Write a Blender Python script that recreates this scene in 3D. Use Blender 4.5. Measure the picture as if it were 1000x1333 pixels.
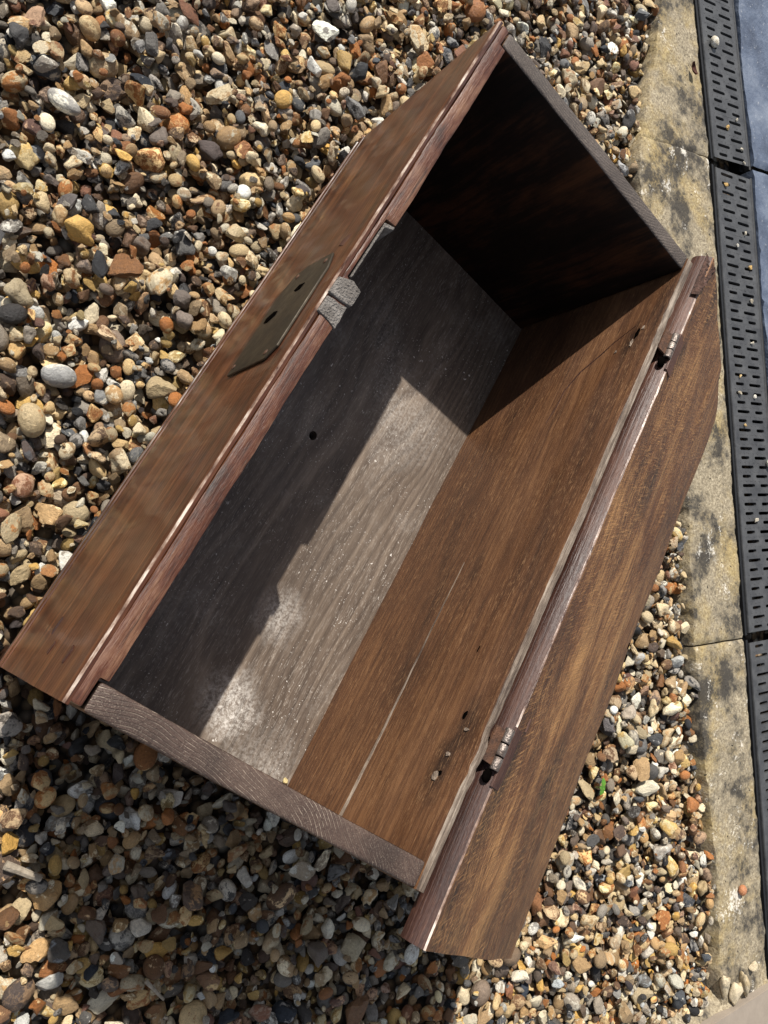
import bpy, bmesh, math, random
import numpy as np
from mathutils import Vector, Matrix, Quaternion, noise

for o in list(bpy.data.objects):
    bpy.data.objects.remove(o)
scene = bpy.context.scene
col = scene.collection
S = 0.8            # metres per chest length unit (the chest is 0.8 m long)
GZ = 0.5           # ground lies half a unit below the rim of the chest


def W(x, y, z=-GZ):
    return Vector((S * x, S * y, S * (z + GZ)))


# ------------------------------------------------------------------ camera
cam_d = bpy.data.cameras.new('camera')
cam = bpy.data.objects.new('camera', cam_d)
col.objects.link(cam)
scene.camera = cam
CAMP = np.array([0.0041, 0.2040, 0.7711])
CAMR = np.array([-2.4832, 1.3398, -0.7952])
CAMF = 1061.16     # focal length in pixels of a 1000 pixel wide picture


def rodrigues(r):
    a = np.linalg.norm(r)
    k = r / a
    K = np.array([[0, -k[2], k[1]], [k[2], 0, -k[0]], [-k[1], k[0], 0]])
    return np.eye(3) + math.sin(a) * K + (1 - math.cos(a)) * K @ K


CR = rodrigues(CAMR)
m = Matrix.Identity(4)
for i in range(3):
    m[i][0], m[i][1], m[i][2] = CR[0][i], -CR[1][i], -CR[2][i]
m.translation = W(*CAMP)
cam.matrix_world = m
cam_d.sensor_fit = 'HORIZONTAL'
cam_d.sensor_width = 36.0
cam_d.lens = 36.0 * CAMF / 1000.0
cam_d.clip_start = 0.01
cam_d.clip_end = 500.0
scene.render.resolution_x, scene.render.resolution_y = 768, 1024


def project(P):
    """world metres -> pixel of the 1000 x 1333 picture (to choose which stones become parts)"""
    X = np.atleast_2d(P) / S - np.array([0, 0, GZ]) - CAMP
    Y = X @ CR.T
    return np.c_[500 + CAMF * Y[:, 0] / Y[:, 2], 666.5 + CAMF * Y[:, 1] / Y[:, 2]], Y[:, 2]


# ------------------------------------------------------------------ light
SUN = Vector((0.262, 0.261, 0.364)).normalized()
world = bpy.data.worlds.new('World')
scene.world = world
world.use_nodes = True
wn = world.node_tree.nodes
wl = world.node_tree.links
sky = wn.new('ShaderNodeTexSky')
sky.sky_type = 'NISHITA'
sky.sun_disc = False
sky.sun_elevation = math.asin(SUN.z)
sky.sun_rotation = math.atan2(SUN.x, SUN.y)
bg = wn['Background']
bg.inputs['Strength'].default_value = 0.10
hs = wn.new('ShaderNodeHueSaturation')
hs.inputs['Saturation'].default_value = 0.45          # thin white cloud over the blue
wl.new(sky.outputs[0], hs.inputs['Color'])
wl.new(hs.outputs[0], bg.inputs['Color'])
sd = bpy.data.lights.new('sun', 'SUN')
sd.energy = 5.0
sd.angle = math.radians(0.55)
sd.color = (1.0, 0.95, 0.87)
sun = bpy.data.objects.new('sun', sd)
col.objects.link(sun)
sun.rotation_euler = SUN.to_track_quat('Z', 'Y').to_euler()
sun.location = SUN * 6
vs = scene.view_settings
vs.view_transform = 'Standard'
vs.look = 'None'
vs.exposure = 0.36
vs.gamma = 1.0
vs.use_curve_mapping = False


# ------------------------------------------------------------------ helpers
def lin(r, g, b):
    f = lambda c: (c / 255 / 12.92) if c / 255 <= 0.04045 else ((c / 255 + 0.055) / 1.055) ** 2.4
    return (f(r), f(g), f(b), 1.0)


def link(name, me, mats=(), parent=None, loc=None):
    o = bpy.data.objects.new(name, me)
    col.objects.link(o)
    if me is not None and not me.materials:
        for mt in (mats if isinstance(mats, (list, tuple)) else [mats]):
            me.materials.append(mt)
    if parent:
        o.parent = parent
    if loc is not None:
        o.location = loc
    return o


def tag(o, label=None, cat=None, group=None, kind=None):
    if label: o['label'] = label
    if cat: o['category'] = cat
    if group: o['group'] = group
    if kind: o['kind'] = kind
    return o


def to_mesh(bm, name, smooth=None):
    me = bpy.data.meshes.new(name)
    bm.normal_update()
    bm.to_mesh(me)
    bm.free()
    if smooth is not None:
        me.polygons.foreach_set('use_smooth', [True] * len(me.polygons))
        me.set_sharp_from_angle(angle=math.radians(smooth))
    return me


class NT:
    """small node builder"""
    def __init__(self, name):
        self.mat = bpy.data.materials.new(name)
        self.mat.use_nodes = True
        self.t = self.mat.node_tree
        self.b = self.t.nodes['Principled BSDF']

    def n(self, typ, ins=None, **kw):
        nd = self.t.nodes.new(typ)
        for k, v in kw.items():
            setattr(nd, k, v)
        for k, v in (ins or {}).items():
            self.set(nd.inputs[k], v)
        return nd

    def set(self, sock, v):
        if isinstance(v, bpy.types.NodeSocket):
            self.t.links.new(v, sock)
        else:
            sock.default_value = v

    def math(self, op, a, b=0.0, c=None, clamp=False):
        nd = self.n('ShaderNodeMath', {0: a, 1: b}, operation=op, use_clamp=clamp)
        if c is not None:
            self.set(nd.inputs[2], c)
        return nd.outputs[0]

    def vmath(self, op, a, b=None):
        nd = self.n('ShaderNodeVectorMath', {0: a}, operation=op)
        if b is not None:
            self.set(nd.inputs[1], b)
        return nd.outputs['Value'] if op in ('LENGTH', 'DOT_PRODUCT') else nd.outputs[0]

    def noise(self, vec, scale=1.0, detail=2.0, rough=0.5, w=None):
        nd = self.n('ShaderNodeTexNoise', {'Vector': vec, 'Scale': scale, 'Detail': detail, 'Roughness': rough})
        if w is not None:
            nd.noise_dimensions = '4D'
            self.set(nd.inputs['W'], w)
        return nd.outputs['Fac']

    def ramp(self, fac, stops, interp='LINEAR'):
        nd = self.n('ShaderNodeValToRGB', {'Fac': fac})
        cr = nd.color_ramp
        cr.interpolation = interp
        while len(cr.elements) < len(stops):
            cr.elements.new(0.5)
        for e, (p, c) in zip(cr.elements, stops):
            e.position = p
            e.color = c if len(c) == 4 else (*c, 1)
        return nd.outputs[0]

    def mix(self, fac, a, b, blend='MIX'):
        nd = self.n('ShaderNodeMix', data_type='RGBA', blend_type=blend)
        self.set(nd.inputs[0], fac)
        self.set(nd.inputs[6], a)
        self.set(nd.inputs[7], b)
        return nd.outputs[2]

    def rng(self, v, a, b, c=0.0, d=1.0):
        return self.n('ShaderNodeMapRange', {0: v, 1: a, 2: b, 3: c, 4: d}).outputs[0]

    def bump(self, h, dist, strength=1.0, normal=None):
        nd = self.n('ShaderNodeBump', {'Height': h, 'Distance': dist, 'Strength': strength})
        if normal is not None:
            self.set(nd.inputs['Normal'], normal)
        return nd.outputs[0]


G = lambda v: (v, v, v, 1)


def wood(name, axis, dark, mid, light, rings=230.0, centre=(0.12, -0.3), ring_amt=0.3, fibre=0.35, stain=0.5,
         pore=None, pore_amt=0.0, rough=(0.35, 0.6), bump=0.0005, wobble=0.02, coat=0.0, ripple=0.0,
         dust=None, dust_at=(), spots=(), crisp=0.0, fs=1.0, blotch=(9, 3.2), scratch=None, spec=0.5, line=None, line_amt=0.0, sheen_bands=0.0):
    """solid timber: growth rings around a pith parallel to `axis`, fibres and pores stretched along it"""
    t = NT(name)
    tc = t.n('ShaderNodeTexCoord').outputs['Object']
    sp = t.n('ShaderNodeSeparateXYZ', {0: tc})
    X, Y, Z = sp.outputs
    a, b, g = {'x': (Y, Z, X), 'y': (X, Z, Y), 'z': (X, Y, Z)}[axis]
    p = t.n('ShaderNodeCombineXYZ', {0: a, 1: b, 2: g}).outputs[0]
    ps = t.vmath('MULTIPLY', p, (1.0, 1.0, 0.22))
    nz = t.n('ShaderNodeTexNoise', {'Vector': ps, 'Scale': 9.0, 'Detail': 2.5}).outputs['Color']
    off = t.vmath('MULTIPLY', t.vmath('SUBTRACT', nz, (0.5, 0.5, 0.5)), (wobble, wobble, 0.0))
    q = t.vmath('ADD', t.vmath('MULTIPLY', p, (1, 1, 0)), off)
    r = t.vmath('LENGTH', t.vmath('SUBTRACT', q, (centre[0], centre[1], 0)))
    rr = t.math('MULTIPLY', r, rings)
    ring = t.math('FRACT', rr)
    rnd = t.n('ShaderNodeTexWhiteNoise', {'W': t.math('FLOOR', rr)}, noise_dimensions='1D').outputs['Value']
    rr = t.math('ADD', rr, t.math('MULTIPLY', t.noise(t.vmath('MULTIPLY', q, (1, 1, 0)), 24.0, 3.0), 1.5))
    ring = t.math('FRACT', rr)
    ringc = t.ramp(ring, [(0.0, G(0.25)), (0.2, G(0.85)), (0.6, G(0.6)), (0.92, G(0.1)), (1.0, G(0.25))])
    ringv = t.math('MULTIPLY', ringc, t.rng(rnd, 0, 1, 0.55, 1.0))
    fb = t.noise(t.vmath('MULTIPLY', p, (330 * fs, 330 * fs, 16 * fs)), 1.0, 4.0, 0.7)
    fb2 = t.noise(t.vmath('MULTIPLY', p, (760 * fs, 760 * fs, 95 * fs)), 1.0, 2.0, 0.7)
    br = t.noise(t.vmath('MULTIPLY', p, (blotch[0], blotch[0], blotch[1])), 1.0, 6.0, 0.68)
    v = t.math('ADD', t.math('MULTIPLY', t.math('SUBTRACT', ringv, 0.5), ring_amt),
               t.math('MULTIPLY', t.math('SUBTRACT', fb, 0.5), fibre * 2))
    v = t.math('ADD', v, t.math('MULTIPLY', t.math('SUBTRACT', br, 0.5), stain * 2.2))
    v = t.math('ADD', v, 0.5, clamp=True)
    c = t.ramp(v, [(0.0, dark), (0.5, mid), (1.0, light)])
    # age marks: darker blots with their own shape
    blot = t.rng(t.noise(t.vmath('MULTIPLY', p, (26, 26, 9)), 1.0, 6.0, 0.68), 0.60, 0.74)
    c = t.mix(t.math('MULTIPLY', blot, 0.55), c, tuple(x * 0.6 for x in dark[:3]) + (1,))
    if crisp > 0:                                         # dark open grain lines
        gl = t.noise(t.vmath('MULTIPLY', p, (430 * fs, 430 * fs, 9 * fs)), 1.0, 3.0, 0.7)
        c = t.mix(t.math('MULTIPLY', t.rng(gl, 0.56, 0.66), crisp), c, dark)
        sc2 = t.noise(t.vmath('MULTIPLY', p, (900 * fs, 900 * fs, 5 * fs)), 1.0, 1.0, 0.5)
        c = t.mix(t.math('MULTIPLY', t.rng(sc2, 0.68, 0.72), crisp * 0.7), c, light)
    for (ux, uy, uz, ur, ua) in spots:                    # old stains with a ragged edge
        dv = t.vmath('MULTIPLY', t.vmath('SUBTRACT', tc, (ux, uy, uz)), (0.45, 1, 1))
        dd = t.math('ADD', t.vmath('LENGTH', dv), t.math('MULTIPLY', t.math('SUBTRACT', t.noise(tc, 55.0, 6.0, 0.75), 0.5), ur * 1.5))
        c = t.mix(t.rng(dd, ur, ur * 0.2, 0.0, ua), c, tuple(x * 0.5 for x in dark[:3]) + (1,))
    if line is not None:                                  # pale early-wood lines between the rings
        lm = t.math('MULTIPLY', t.rng(ring, 0.80, 0.92), t.rng(ring, 1.0, 0.95))
        lm = t.math('MULTIPLY', lm, t.rng(t.noise(p, 160.0, 3.0, 0.7), 0.38, 0.6, 0.0, 1.0))
        lm = t.math('MULTIPLY', lm, t.rng(t.noise(p, 22.0, 4.0, 0.7), 0.40, 0.62, 0.12, 1.0))
        c = t.mix(t.math('MULTIPLY', lm, line_amt), c, line)
    if sheen_bands > 0:                                        # wavy gloss reflections painted into the colour as bands across the grain
        sheen = t.noise(t.vmath('MULTIPLY', t.vmath('ADD', p, t.vmath('MULTIPLY', off, (0, 0, 1))), (6, 6, 27)), 1.0, 2.0, 0.5)
        sheen = t.math('ADD', sheen, t.math('MULTIPLY', t.math('SUBTRACT', fb, 0.5), 0.35))
        c = t.mix(t.math('MULTIPLY', t.rng(sheen, 0.46, 0.70), sheen_bands), c, light)
    h = t.math('ADD', t.math('MULTIPLY', fb, 0.6), t.math('MULTIPLY', fb2, 0.5))
    h = t.math('ADD', h, t.math('MULTIPLY', ringv, 0.35))
    if pore is not None:
        pm = t.rng(fb2, 0.56, 0.68)
        pm = t.math('MULTIPLY', pm, t.rng(t.noise(t.vmath('MULTIPLY', p, (30, 30, 12)), 1.0, 3.0), 0.35, 0.6, 0.25, 1.0))
        c = t.mix(t.math('MULTIPLY', pm, pore_amt), c, pore)
    if scratch is not None:
        # saw and plane marks running diagonally over the face
        for sx, sy, sa, amt in scratch:
            ang = t.n('ShaderNodeMapping', {'Vector': tc, 'Rotation': (0.0, 0.0, sa)}).outputs[0]
            s1 = t.noise(t.vmath('MULTIPLY', ang, (sx, sy, sy * 0.3)), 1.0, 3.0, 0.7)
            sm = t.rng(s1, 0.53, 0.68)
            sm = t.math('MULTIPLY', sm, t.rng(t.noise(t.vmath('ADD', p, (sa, sa, sa)), 9.0, 3.0), 0.42, 0.6))
            c = t.mix(t.math('MULTIPLY', sm, amt), c, light)
            h = t.math('ADD', h, t.math('MULTIPLY', s1, 0.7))
    rg = t.rng(t.noise(t.vmath('MULTIPLY', p, (20, 20, 8)), 1.0, 4.0), 0.3, 0.7, rough[0], rough[1])
    if dust is not None:
        # pale bloom and limewash specks lying on the board
        cl = t.noise(tc, 11.0, 4.0, 0.6)
        msk = t.rng(cl, 0.52, 0.72, 0.0, 0.22)
        for (dx, dy, dr, ds) in dust_at:
            dv = t.vmath('SUBTRACT', t.vmath('MULTIPLY', tc, (1, 1, 0)), (dx, dy, 0))
            dd = t.math('ADD', t.vmath('LENGTH', dv), t.math('MULTIPLY', t.math('SUBTRACT', t.noise(tc, 30.0, 5.0, 0.7), 0.5), dr * 1.1))
            msk = t.math('ADD', msk, t.rng(dd, dr, dr * 0.25, 0.0, ds))
        fine = t.noise(tc, 260.0, 3.0, 0.7)
        bloom = t.math('MULTIPLY', msk, t.rng(fine, 0.40, 0.66, 0.15, 1.0), clamp=True)
        speck = t.math('MULTIPLY', t.rng(t.noise(tc, 330.0, 2.0, 0.6), 0.66, 0.70),
                       t.rng(t.noise(tc, 17.0, 3.0, 0.6), 0.46, 0.60), clamp=True)
        fleck = t.math('MULTIPLY', t.rng(t.noise(tc, 150.0, 2.0, 0.6), 0.70, 0.73),
                       t.rng(t.noise(tc, 13.0, 2.0, 0.6), 0.5, 0.6), clamp=True)
        dm = t.math('MAXIMUM', bloom, t.math('MULTIPLY', t.math('MAXIMUM', speck, fleck), 0.85))
        c = t.mix(dm, c, dust)
        rg = t.math('MAXIMUM', rg, t.math('MULTIPLY', dm, 0.8))
    nrm = t.bump(h, bump)
    if ripple > 0:
        rp = t.noise(t.vmath('MULTIPLY', p, (6, 6, 17)), 1.0, 1.5, 0.45)
        nrm = t.bump(rp, ripple, 1.0, nrm)
        t.set(t.b.inputs['Coat Normal'], t.bump(rp, ripple))
    t.set(t.b.inputs['Base Color'], c)
    t.set(t.b.inputs['Roughness'], rg)
    t.set(t.b.inputs['Normal'], nrm)
    t.b.inputs['Specular IOR Level'].default_value = spec
    if coat:
        t.b.inputs['Coat Weight'].default_value = coat
        t.b.inputs['Coat Roughness'].default_value = 0.22
    return t.mat


M = {}
CREAM = lin(196, 180, 160)
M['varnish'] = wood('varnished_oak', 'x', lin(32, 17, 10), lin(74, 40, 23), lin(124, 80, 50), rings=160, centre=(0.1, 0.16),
                    ring_amt=0.25, fibre=0.7, stain=0.45, rough=(0.28, 0.44), bump=0.0005, coat=0.35, ripple=0.012, sheen_bands=0.20,
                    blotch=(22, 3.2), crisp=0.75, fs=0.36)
M['rim_red'] = wood('worn_red_rim', 'x', lin(32, 16, 10), lin(82, 45, 28), lin(120, 86, 64), rings=240, centre=(-0.07, 0.33),
                    ring_amt=0.15, fibre=0.45, stain=1.3, pore=lin(146, 118, 98), pore_amt=0.2, rough=(0.36, 0.65), bump=0.0008, blotch=(30, 11), crisp=0.7)
M['end_grain'] = wood('weathered_end_grain', 'z', lin(40, 28, 23), lin(70, 53, 45), lin(104, 86, 74), rings=290,
                      centre=(-0.24, -0.08), ring_amt=0.35, fibre=0.3, stain=0.5, pore=CREAM, pore_amt=0.25, rough=(0.5, 0.75),
                      bump=0.0010, wobble=0.022, line=lin(196, 178, 158), line_amt=0.7, crisp=0.0, spots=((0.012, -0.31, 0.4, 0.03, 0.5), (0.012, -0.12, 0.4, 0.02, 0.4)))
M['end_far'] = wood('dark_end_grain', 'z', lin(38, 32, 29), lin(66, 57, 52), lin(104, 93, 86), rings=290,
                    centre=(1.05, -0.12), ring_amt=0.35, fibre=0.3, stain=0.5, pore=CREAM, pore_amt=0.25, rough=(0.55, 0.8),
                    bump=0.0010, wobble=0.022, line=lin(170, 156, 142), line_amt=0.5)
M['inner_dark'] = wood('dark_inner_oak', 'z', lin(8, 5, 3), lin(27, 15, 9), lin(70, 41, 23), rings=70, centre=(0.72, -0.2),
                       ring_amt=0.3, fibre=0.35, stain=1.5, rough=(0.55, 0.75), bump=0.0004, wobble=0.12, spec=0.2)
M['inner_back'] = wood('brown_inner_oak', 'x', lin(48, 29, 17), lin(88, 57, 35), lin(128, 90, 58), rings=150, centre=(-0.30, 0.33),
                       ring_amt=0.3, fibre=0.55, stain=0.75, pore=lin(158, 120, 84), pore_amt=0.6, rough=(0.5, 0.7), bump=0.0007,
                       wobble=0.05, crisp=0.45, blotch=(12, 4),
                       spots=((0.11, -0.357, 0.362, 0.022, 0.85), (0.16, -0.357, 0.372, 0.018, 0.6), (0.67, -0.357, 0.36, 0.016, 0.7), (0.34, -0.357, 0.27, 0.014, 0.5),
                              (0.20, -0.357, 0.235, 0.02, 0.4)))
M['rim_grey'] = wood('grey_worn_rim', 'x', lin(58, 44, 35), lin(116, 101, 87), lin(170, 156, 140), rings=300, centre=(-0.3, 0.3),
                     ring_amt=0.3, fibre=0.6, stain=1.2, pore=lin(60, 46, 36), pore_amt=0.5, rough=(0.5, 0.8), bump=0.0016, blotch=(40, 12), crisp=0.6)
M['worn_glint'] = wood('worn_edge_painted_glint', 'x', lin(60, 36, 28), lin(140, 116, 102), lin(206, 192, 180), rings=300, centre=(-0.3, 0.3),  # worn wood, made pale so the colour carries the edge's sun glint
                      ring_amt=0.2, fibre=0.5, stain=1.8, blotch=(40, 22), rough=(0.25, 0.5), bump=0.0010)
M['floor'] = wood('grey_floor_oak', 'x', lin(56, 46, 39), lin(98, 85, 74), lin(148, 132, 116), rings=190, centre=(-0.20, -0.12),
                  ring_amt=0.5, fibre=0.3, stain=0.45, pore=lin(196, 186, 174), pore_amt=0.35, rough=(0.36, 0.6), bump=0.0005, crisp=0.35,
                  wobble=0.06, dust=lin(222, 216, 208),
                  dust_at=((0.085, -0.235, 0.05, 0.75), (0.20, -0.235, 0.04, 0.45), (0.52, -0.26, 0.08, 0.25), (0.03, -0.30, 0.07, 0.25)))
M['lid_in'] = wood('lid_underside_oak', 'x', lin(36, 20, 11), lin(98, 60, 32), lin(178, 132, 82), rings=120, centre=(-0.55, 0.5),
                   ring_amt=0.25, fibre=0.5, stain=1.0, pore=lin(186, 142, 96), pore_amt=0.7, rough=(0.42, 0.62), bump=0.0016, blotch=(13, 4.0),
                   wobble=0.08, scratch=((26, 420, -0.35, 0.7), (30, 380, 0.9, 0.7), (22, 300, -0.1, 0.4)), crisp=0.4,
                   spots=((-0.04, -0.44, 0.37, 0.04, 0.55), (-0.04, -0.52, 0.32, 0.05, 0.5), (-0.03, -0.62, 0.26, 0.05, 0.55), (0.40, -0.68, 0.22, 0.03, 0.6), (0.14, -0.415, 0.385, 0.02, 0.7),
                          (0.69, -0.415, 0.385, 0.02, 0.7), (0.83, -0.45, 0.37, 0.03, 0.5)))
M['lid_edge'] = wood('dark_red_lid_edge', 'x', lin(26, 13, 10), lin(56, 31, 23), lin(92, 60, 45), rings=200, centre=(-0.5, 0.5),
                     ring_amt=0.2, fibre=0.4, stain=1.0, pore=lin(130, 96, 78), pore_amt=0.2, rough=(0.45, 0.65), bump=0.0010, crisp=0.5)


def simple(name, c, rough=0.5, metal=0.0, var=0.25, scale=60.0, bump=0.0004, c2=None, spec=0.5):
    t = NT(name)
    tc = t.n('ShaderNodeTexCoord').outputs['Object']
    n1 = t.noise(tc, scale, 5.0, 0.65)
    c2 = c2 or tuple(x * 0.4 for x in c[:3]) + (1,)
    t.set(t.b.inputs['Base Color'], t.mix(t.rng(n1, 0.5 - var, 0.5 + var), c2, c))
    t.set(t.b.inputs['Roughness'], t.rng(n1, 0.3, 0.7, min(rough + 0.12, 1), max(rough - 0.12, 0.05)))
    t.b.inputs['Metallic'].default_value = metal
    t.b.inputs['Specular IOR Level'].default_value = spec
    t.set(t.b.inputs['Normal'], t.bump(t.noise(tc, scale * 5, 3.0), bump))
    return t.mat


M['iron'] = simple('dull_lock_iron', lin(74, 66, 54), 0.5, 0.55, c2=lin(46, 40, 32), scale=40)
M['steel'] = simple('worn_hinge_iron', lin(150, 140, 132), 0.45, 0.7, c2=lin(62, 46, 38), scale=110, bump=0.001)
M['rust'] = simple('rusty_iron', lin(104, 70, 48), 0.75, 0.1, c2=lin(40, 29, 24), scale=120, bump=0.001)
M['raw'] = simple('grey_crumbly_wood', lin(134, 128, 122), 0.85, 0, c2=lin(74, 68, 63), scale=90, bump=0.004)
M['void'] = simple('dark_cavity', lin(10, 8, 7), 0.9, spec=0.0)
M['decay'] = simple('decayed_wood', lin(120, 86, 72), 0.9, 0, c2=lin(26, 20, 18), scale=220, bump=0.004)
M['plug'] = simple('pale_filler', lin(170, 152, 134), 0.85, 0, c2=lin(60, 44, 34), scale=150, bump=0.001)
M['leaf'] = simple('seedling_green', lin(92, 140, 44), 0.5, 0, c2=lin(60, 104, 30), scale=200)
M['twig'] = simple('bleached_twig', lin(176, 164, 146), 0.85, 0, c2=lin(110, 98, 84), scale=140, bump=0.001)
M['dead_leaf'] = simple('dead_leaf_brown', lin(96, 52, 36), 0.8, 0, c2=lin(50, 26, 20), scale=160)
M['plastic'] = simple('black_plastic', lin(84, 84, 84), 0.45, 0, c2=lin(50, 51, 54), scale=28, bump=0.0005, var=0.2)
M['gutter'] = simple('channel_plastic', lin(22, 22, 24), 0.6, 0, c2=lin(14, 14, 15), scale=30)
M['slab'] = simple('taupe_porcelain', lin(150, 138, 124), 0.7, 0, c2=lin(132, 121, 109), scale=26, bump=0.0003)


def mat_concrete():
    t = NT('lichen_concrete')
    tc = t.n('ShaderNodeTexCoord').outputs['Object']
    n1 = t.noise(tc, 16.0, 6.0, 0.65)
    n2 = t.noise(tc, 9.0, 5.0, 0.7, 3.1)
    n3 = t.noise(tc, 190.0, 4.0, 0.7)
    n4 = t.noise(tc, 10.0, 8.0, 0.75, 7.7)
    c = t.ramp(n3, [(0.25, lin(88, 79, 64)), (0.5, lin(142, 130, 108)), (0.75, lin(196, 184, 158))])
    c = t.mix(t.math('MULTIPLY', t.rng(n2, 0.48, 0.66), 0.7), c, t.ramp(n3, [(0.3, lin(128, 104, 58)), (0.7, lin(186, 164, 104))]))
    blk = t.rng(t.math('ADD', n4, t.math('MULTIPLY', t.math('SUBTRACT', n3, 0.5), 0.22)), 0.48, 0.57)
    c = t.mix(t.math('MULTIPLY', blk, 0.92), c, lin(46, 43, 40))
    wht = t.rng(t.math('ADD', n1, t.math('MULTIPLY', t.math('SUBTRACT', n3, 0.5), 0.4)), 0.62, 0.68)
    c = t.mix(t.math('MULTIPLY', wht, 0.7), c, lin(226, 220, 208))
    pit = t.rng(t.noise(tc, 120.0, 2.0), 0.70, 0.75)
    c = t.mix(pit, c, lin(46, 40, 32))
    t.set(t.b.inputs['Base Color'], c)
    t.b.inputs['Roughness'].default_value = 0.9
    h = t.math('ADD', t.math('MULTIPLY', n3, 0.5), t.math('MULTIPLY', n1, 0.8))
    h = t.math('SUBTRACT', h, pit)
    t.set(t.b.inputs['Normal'], t.bump(h, 0.004))
    return t.mat


def mat_slate():
    t = NT('blue_grey_slate')
    tc = t.n('ShaderNodeTexCoord').outputs['Object']
    n1 = t.noise(tc, 12.0, 6.0, 0.65)
    n2 = t.noise(tc, 120.0, 4.0, 0.7)
    c = t.ramp(n1, [(0.3, lin(60, 68, 84)), (0.5, lin(86, 96, 114)), (0.7, lin(116, 124, 138))])
    c = t.mix(t.rng(n2, 0.62, 0.72), c, lin(150, 152, 156))
    t.set(t.b.inputs['Base Color'], c)
    t.set(t.b.inputs['Roughness'], t.rng(n2, 0.3, 0.7, 0.38, 0.6))
    t.set(t.b.inputs['Normal'], t.bump(t.math('ADD', n1, t.math('MULTIPLY', n2, 0.25)), 0.006))
    return t.mat


M['concrete'] = mat_concrete()
M['slate'] = mat_slate()


def mat_stone(name, inst):
    """one flint or pebble: two colours, cortex patches, mottling"""
    t = NT(name)
    tc = t.n('ShaderNodeTexCoord').outputs['Object']
    if inst:
        at = lambda nm: t.n('ShaderNodeAttribute', attribute_type='INSTANCER', attribute_name=nm)
        ca, cb, seed = at('tint').outputs['Color'], at('tint_b').outputs['Color'], at('seed').outputs['Fac']
    else:
        at = lambda nm: t.n('ShaderNodeAttribute', attribute_type='OBJECT', attribute_name=nm)
        ca, cb, seed = at('tint').outputs['Color'], at('tint_b').outputs['Color'], at('seed').outputs['Fac']
    w = t.math('MULTIPLY', seed, 97.0)
    n1 = t.noise(tc, 0.9, 4.0, 0.6, w)
    n2 = t.noise(tc, 4.0, 5.0, 0.7, w)
    amount = t.math('FRACT', t.math('MULTIPLY', seed, 13.7))
    thr = t.rng(amount, 0.0, 1.0, 0.70, 0.42)
    pm = t.math('DIVIDE', t.math('SUBTRACT', t.math('ADD', n1, t.math('MULTIPLY', t.math('SUBTRACT', n2, 0.5), 0.22)), thr), 0.05, clamp=True)
    c = t.mix(pm, ca, cb)
    c = t.mix(1.0, c, t.ramp(n2, [(0.25, G(0.62)), (0.5, G(1.0)), (0.78, G(1.3))]), 'MULTIPLY')
    grit = t.noise(tc, 11.0, 3.0, 0.75, w)
    c = t.mix(1.0, c, t.ramp(grit, [(0.3, G(0.70)), (0.5, G(1.0)), (0.7, G(1.22))]), 'MULTIPLY')
    vein = t.math('ABSOLUTE', t.math('SUBTRACT', t.noise(tc, 1.3, 4.0, 0.65, t.math('ADD', w, 5.0)), 0.5))
    c = t.mix(t.math('MULTIPLY', t.rng(vein, 0.035, 0.0), t.rng(amount, 0.55, 0.75, 0.0, 0.7)), c, cb)
    dots = t.rng(t.noise(tc, 7.0, 2.0, 0.6, w), 0.68, 0.74)
    c = t.mix(t.math('MULTIPLY', dots, 0.55), c, lin(52, 42, 34))
    t.set(t.b.inputs['Base Color'], c)
    t.set(t.b.inputs['Roughness'], t.rng(t.math('FRACT', t.math('MULTIPLY', seed, 31.3)), 0, 1, 0.42, 0.85))
    h = t.math('ADD', t.math('MULTIPLY', n2, 0.9), t.math('MULTIPLY', n1, 0.7))
    h = t.math('ADD', h, t.math('MULTIPLY', grit, 0.35))
    t.set(t.b.inputs['Normal'], t.bump(h, 0.0030))
    return t.mat


M['stone_i'] = mat_stone('flint_gravel', True)
M['stone_o'] = mat_stone('flint_stone', False)


def mat_ground():
    t = NT('gravel_subbase')
    tc = t.n('ShaderNodeTexCoord').outputs['Object']
    vo = t.n('ShaderNodeTexVoronoi', {'Vector': tc, 'Scale': 62.0, 'Randomness': 1.0})
    rv = t.n('ShaderNodeSeparateColor', {0: vo.outputs['Color']}).outputs[0]
    c = t.ramp(rv, [(0.0, lin(58, 48, 38)), (0.3, lin(120, 92, 60)), (0.6, lin(150, 128, 98)), (0.85, lin(96, 92, 88)), (1.0, lin(190, 180, 160))])
    t.set(t.b.inputs['Base Color'], t.mix(t.rng(vo.outputs['Distance'], 0.35, 0.75), c, lin(36, 29, 23)))
    t.b.inputs['Roughness'].default_value = 0.9
    t.set(t.b.inputs['Normal'], t.bump(t.math('SUBTRACT', 1.0, vo.outputs['Distance']), 0.02))
    return t.mat


M['ground'] = mat_ground()

# ------------------------------------------------------------------ drain frame (chest units)
J1 = np.array([1.923, -0.800])
D2 = np.array([-0.816, -0.578])
N2 = np.array([0.578, -0.816])
D1 = np.array([-0.786, -0.618])          # the upper section lies at a slight angle
N1 = np.array([0.618, -0.786])


def frame(s, n):
    """along / across the drain -> chest units"""
    if s < 0:
        return J1 + D1 * s + N1 * n
    return J1 + D2 * s + N2 * n


def sn(p):
    r = np.array(p) - J1
    s = r @ D2
    if s < 0:
        return r @ D1, r @ N1
    return s, r @ N2


KL = sorted(sn(p) for p in [(2.12, -0.433), (1.95, -0.49), (1.794, -0.538), (1.64, -0.600), (1.40, -0.83), (1.04, -1.158), (0.855, -1.271), (0.742, -1.351),
                            (0.611, -1.45), (0.338, -1.665), (0.204, -1.749)])
KLs = np.array([-1.2] + [k[0] for k in KL] + [2.16])
KLn = np.array([KL[0][1]] + [k[1] for k in KL] + [KL[-1][1]])


def kerb_left(s):
    return float(np.interp(s, KLs, KLn)) + 0.006 * noise.noise((s * 14, 0.3, 1.0)) + 0.004 * noise.noise((s * 45, 2.3, 1.0))


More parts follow.
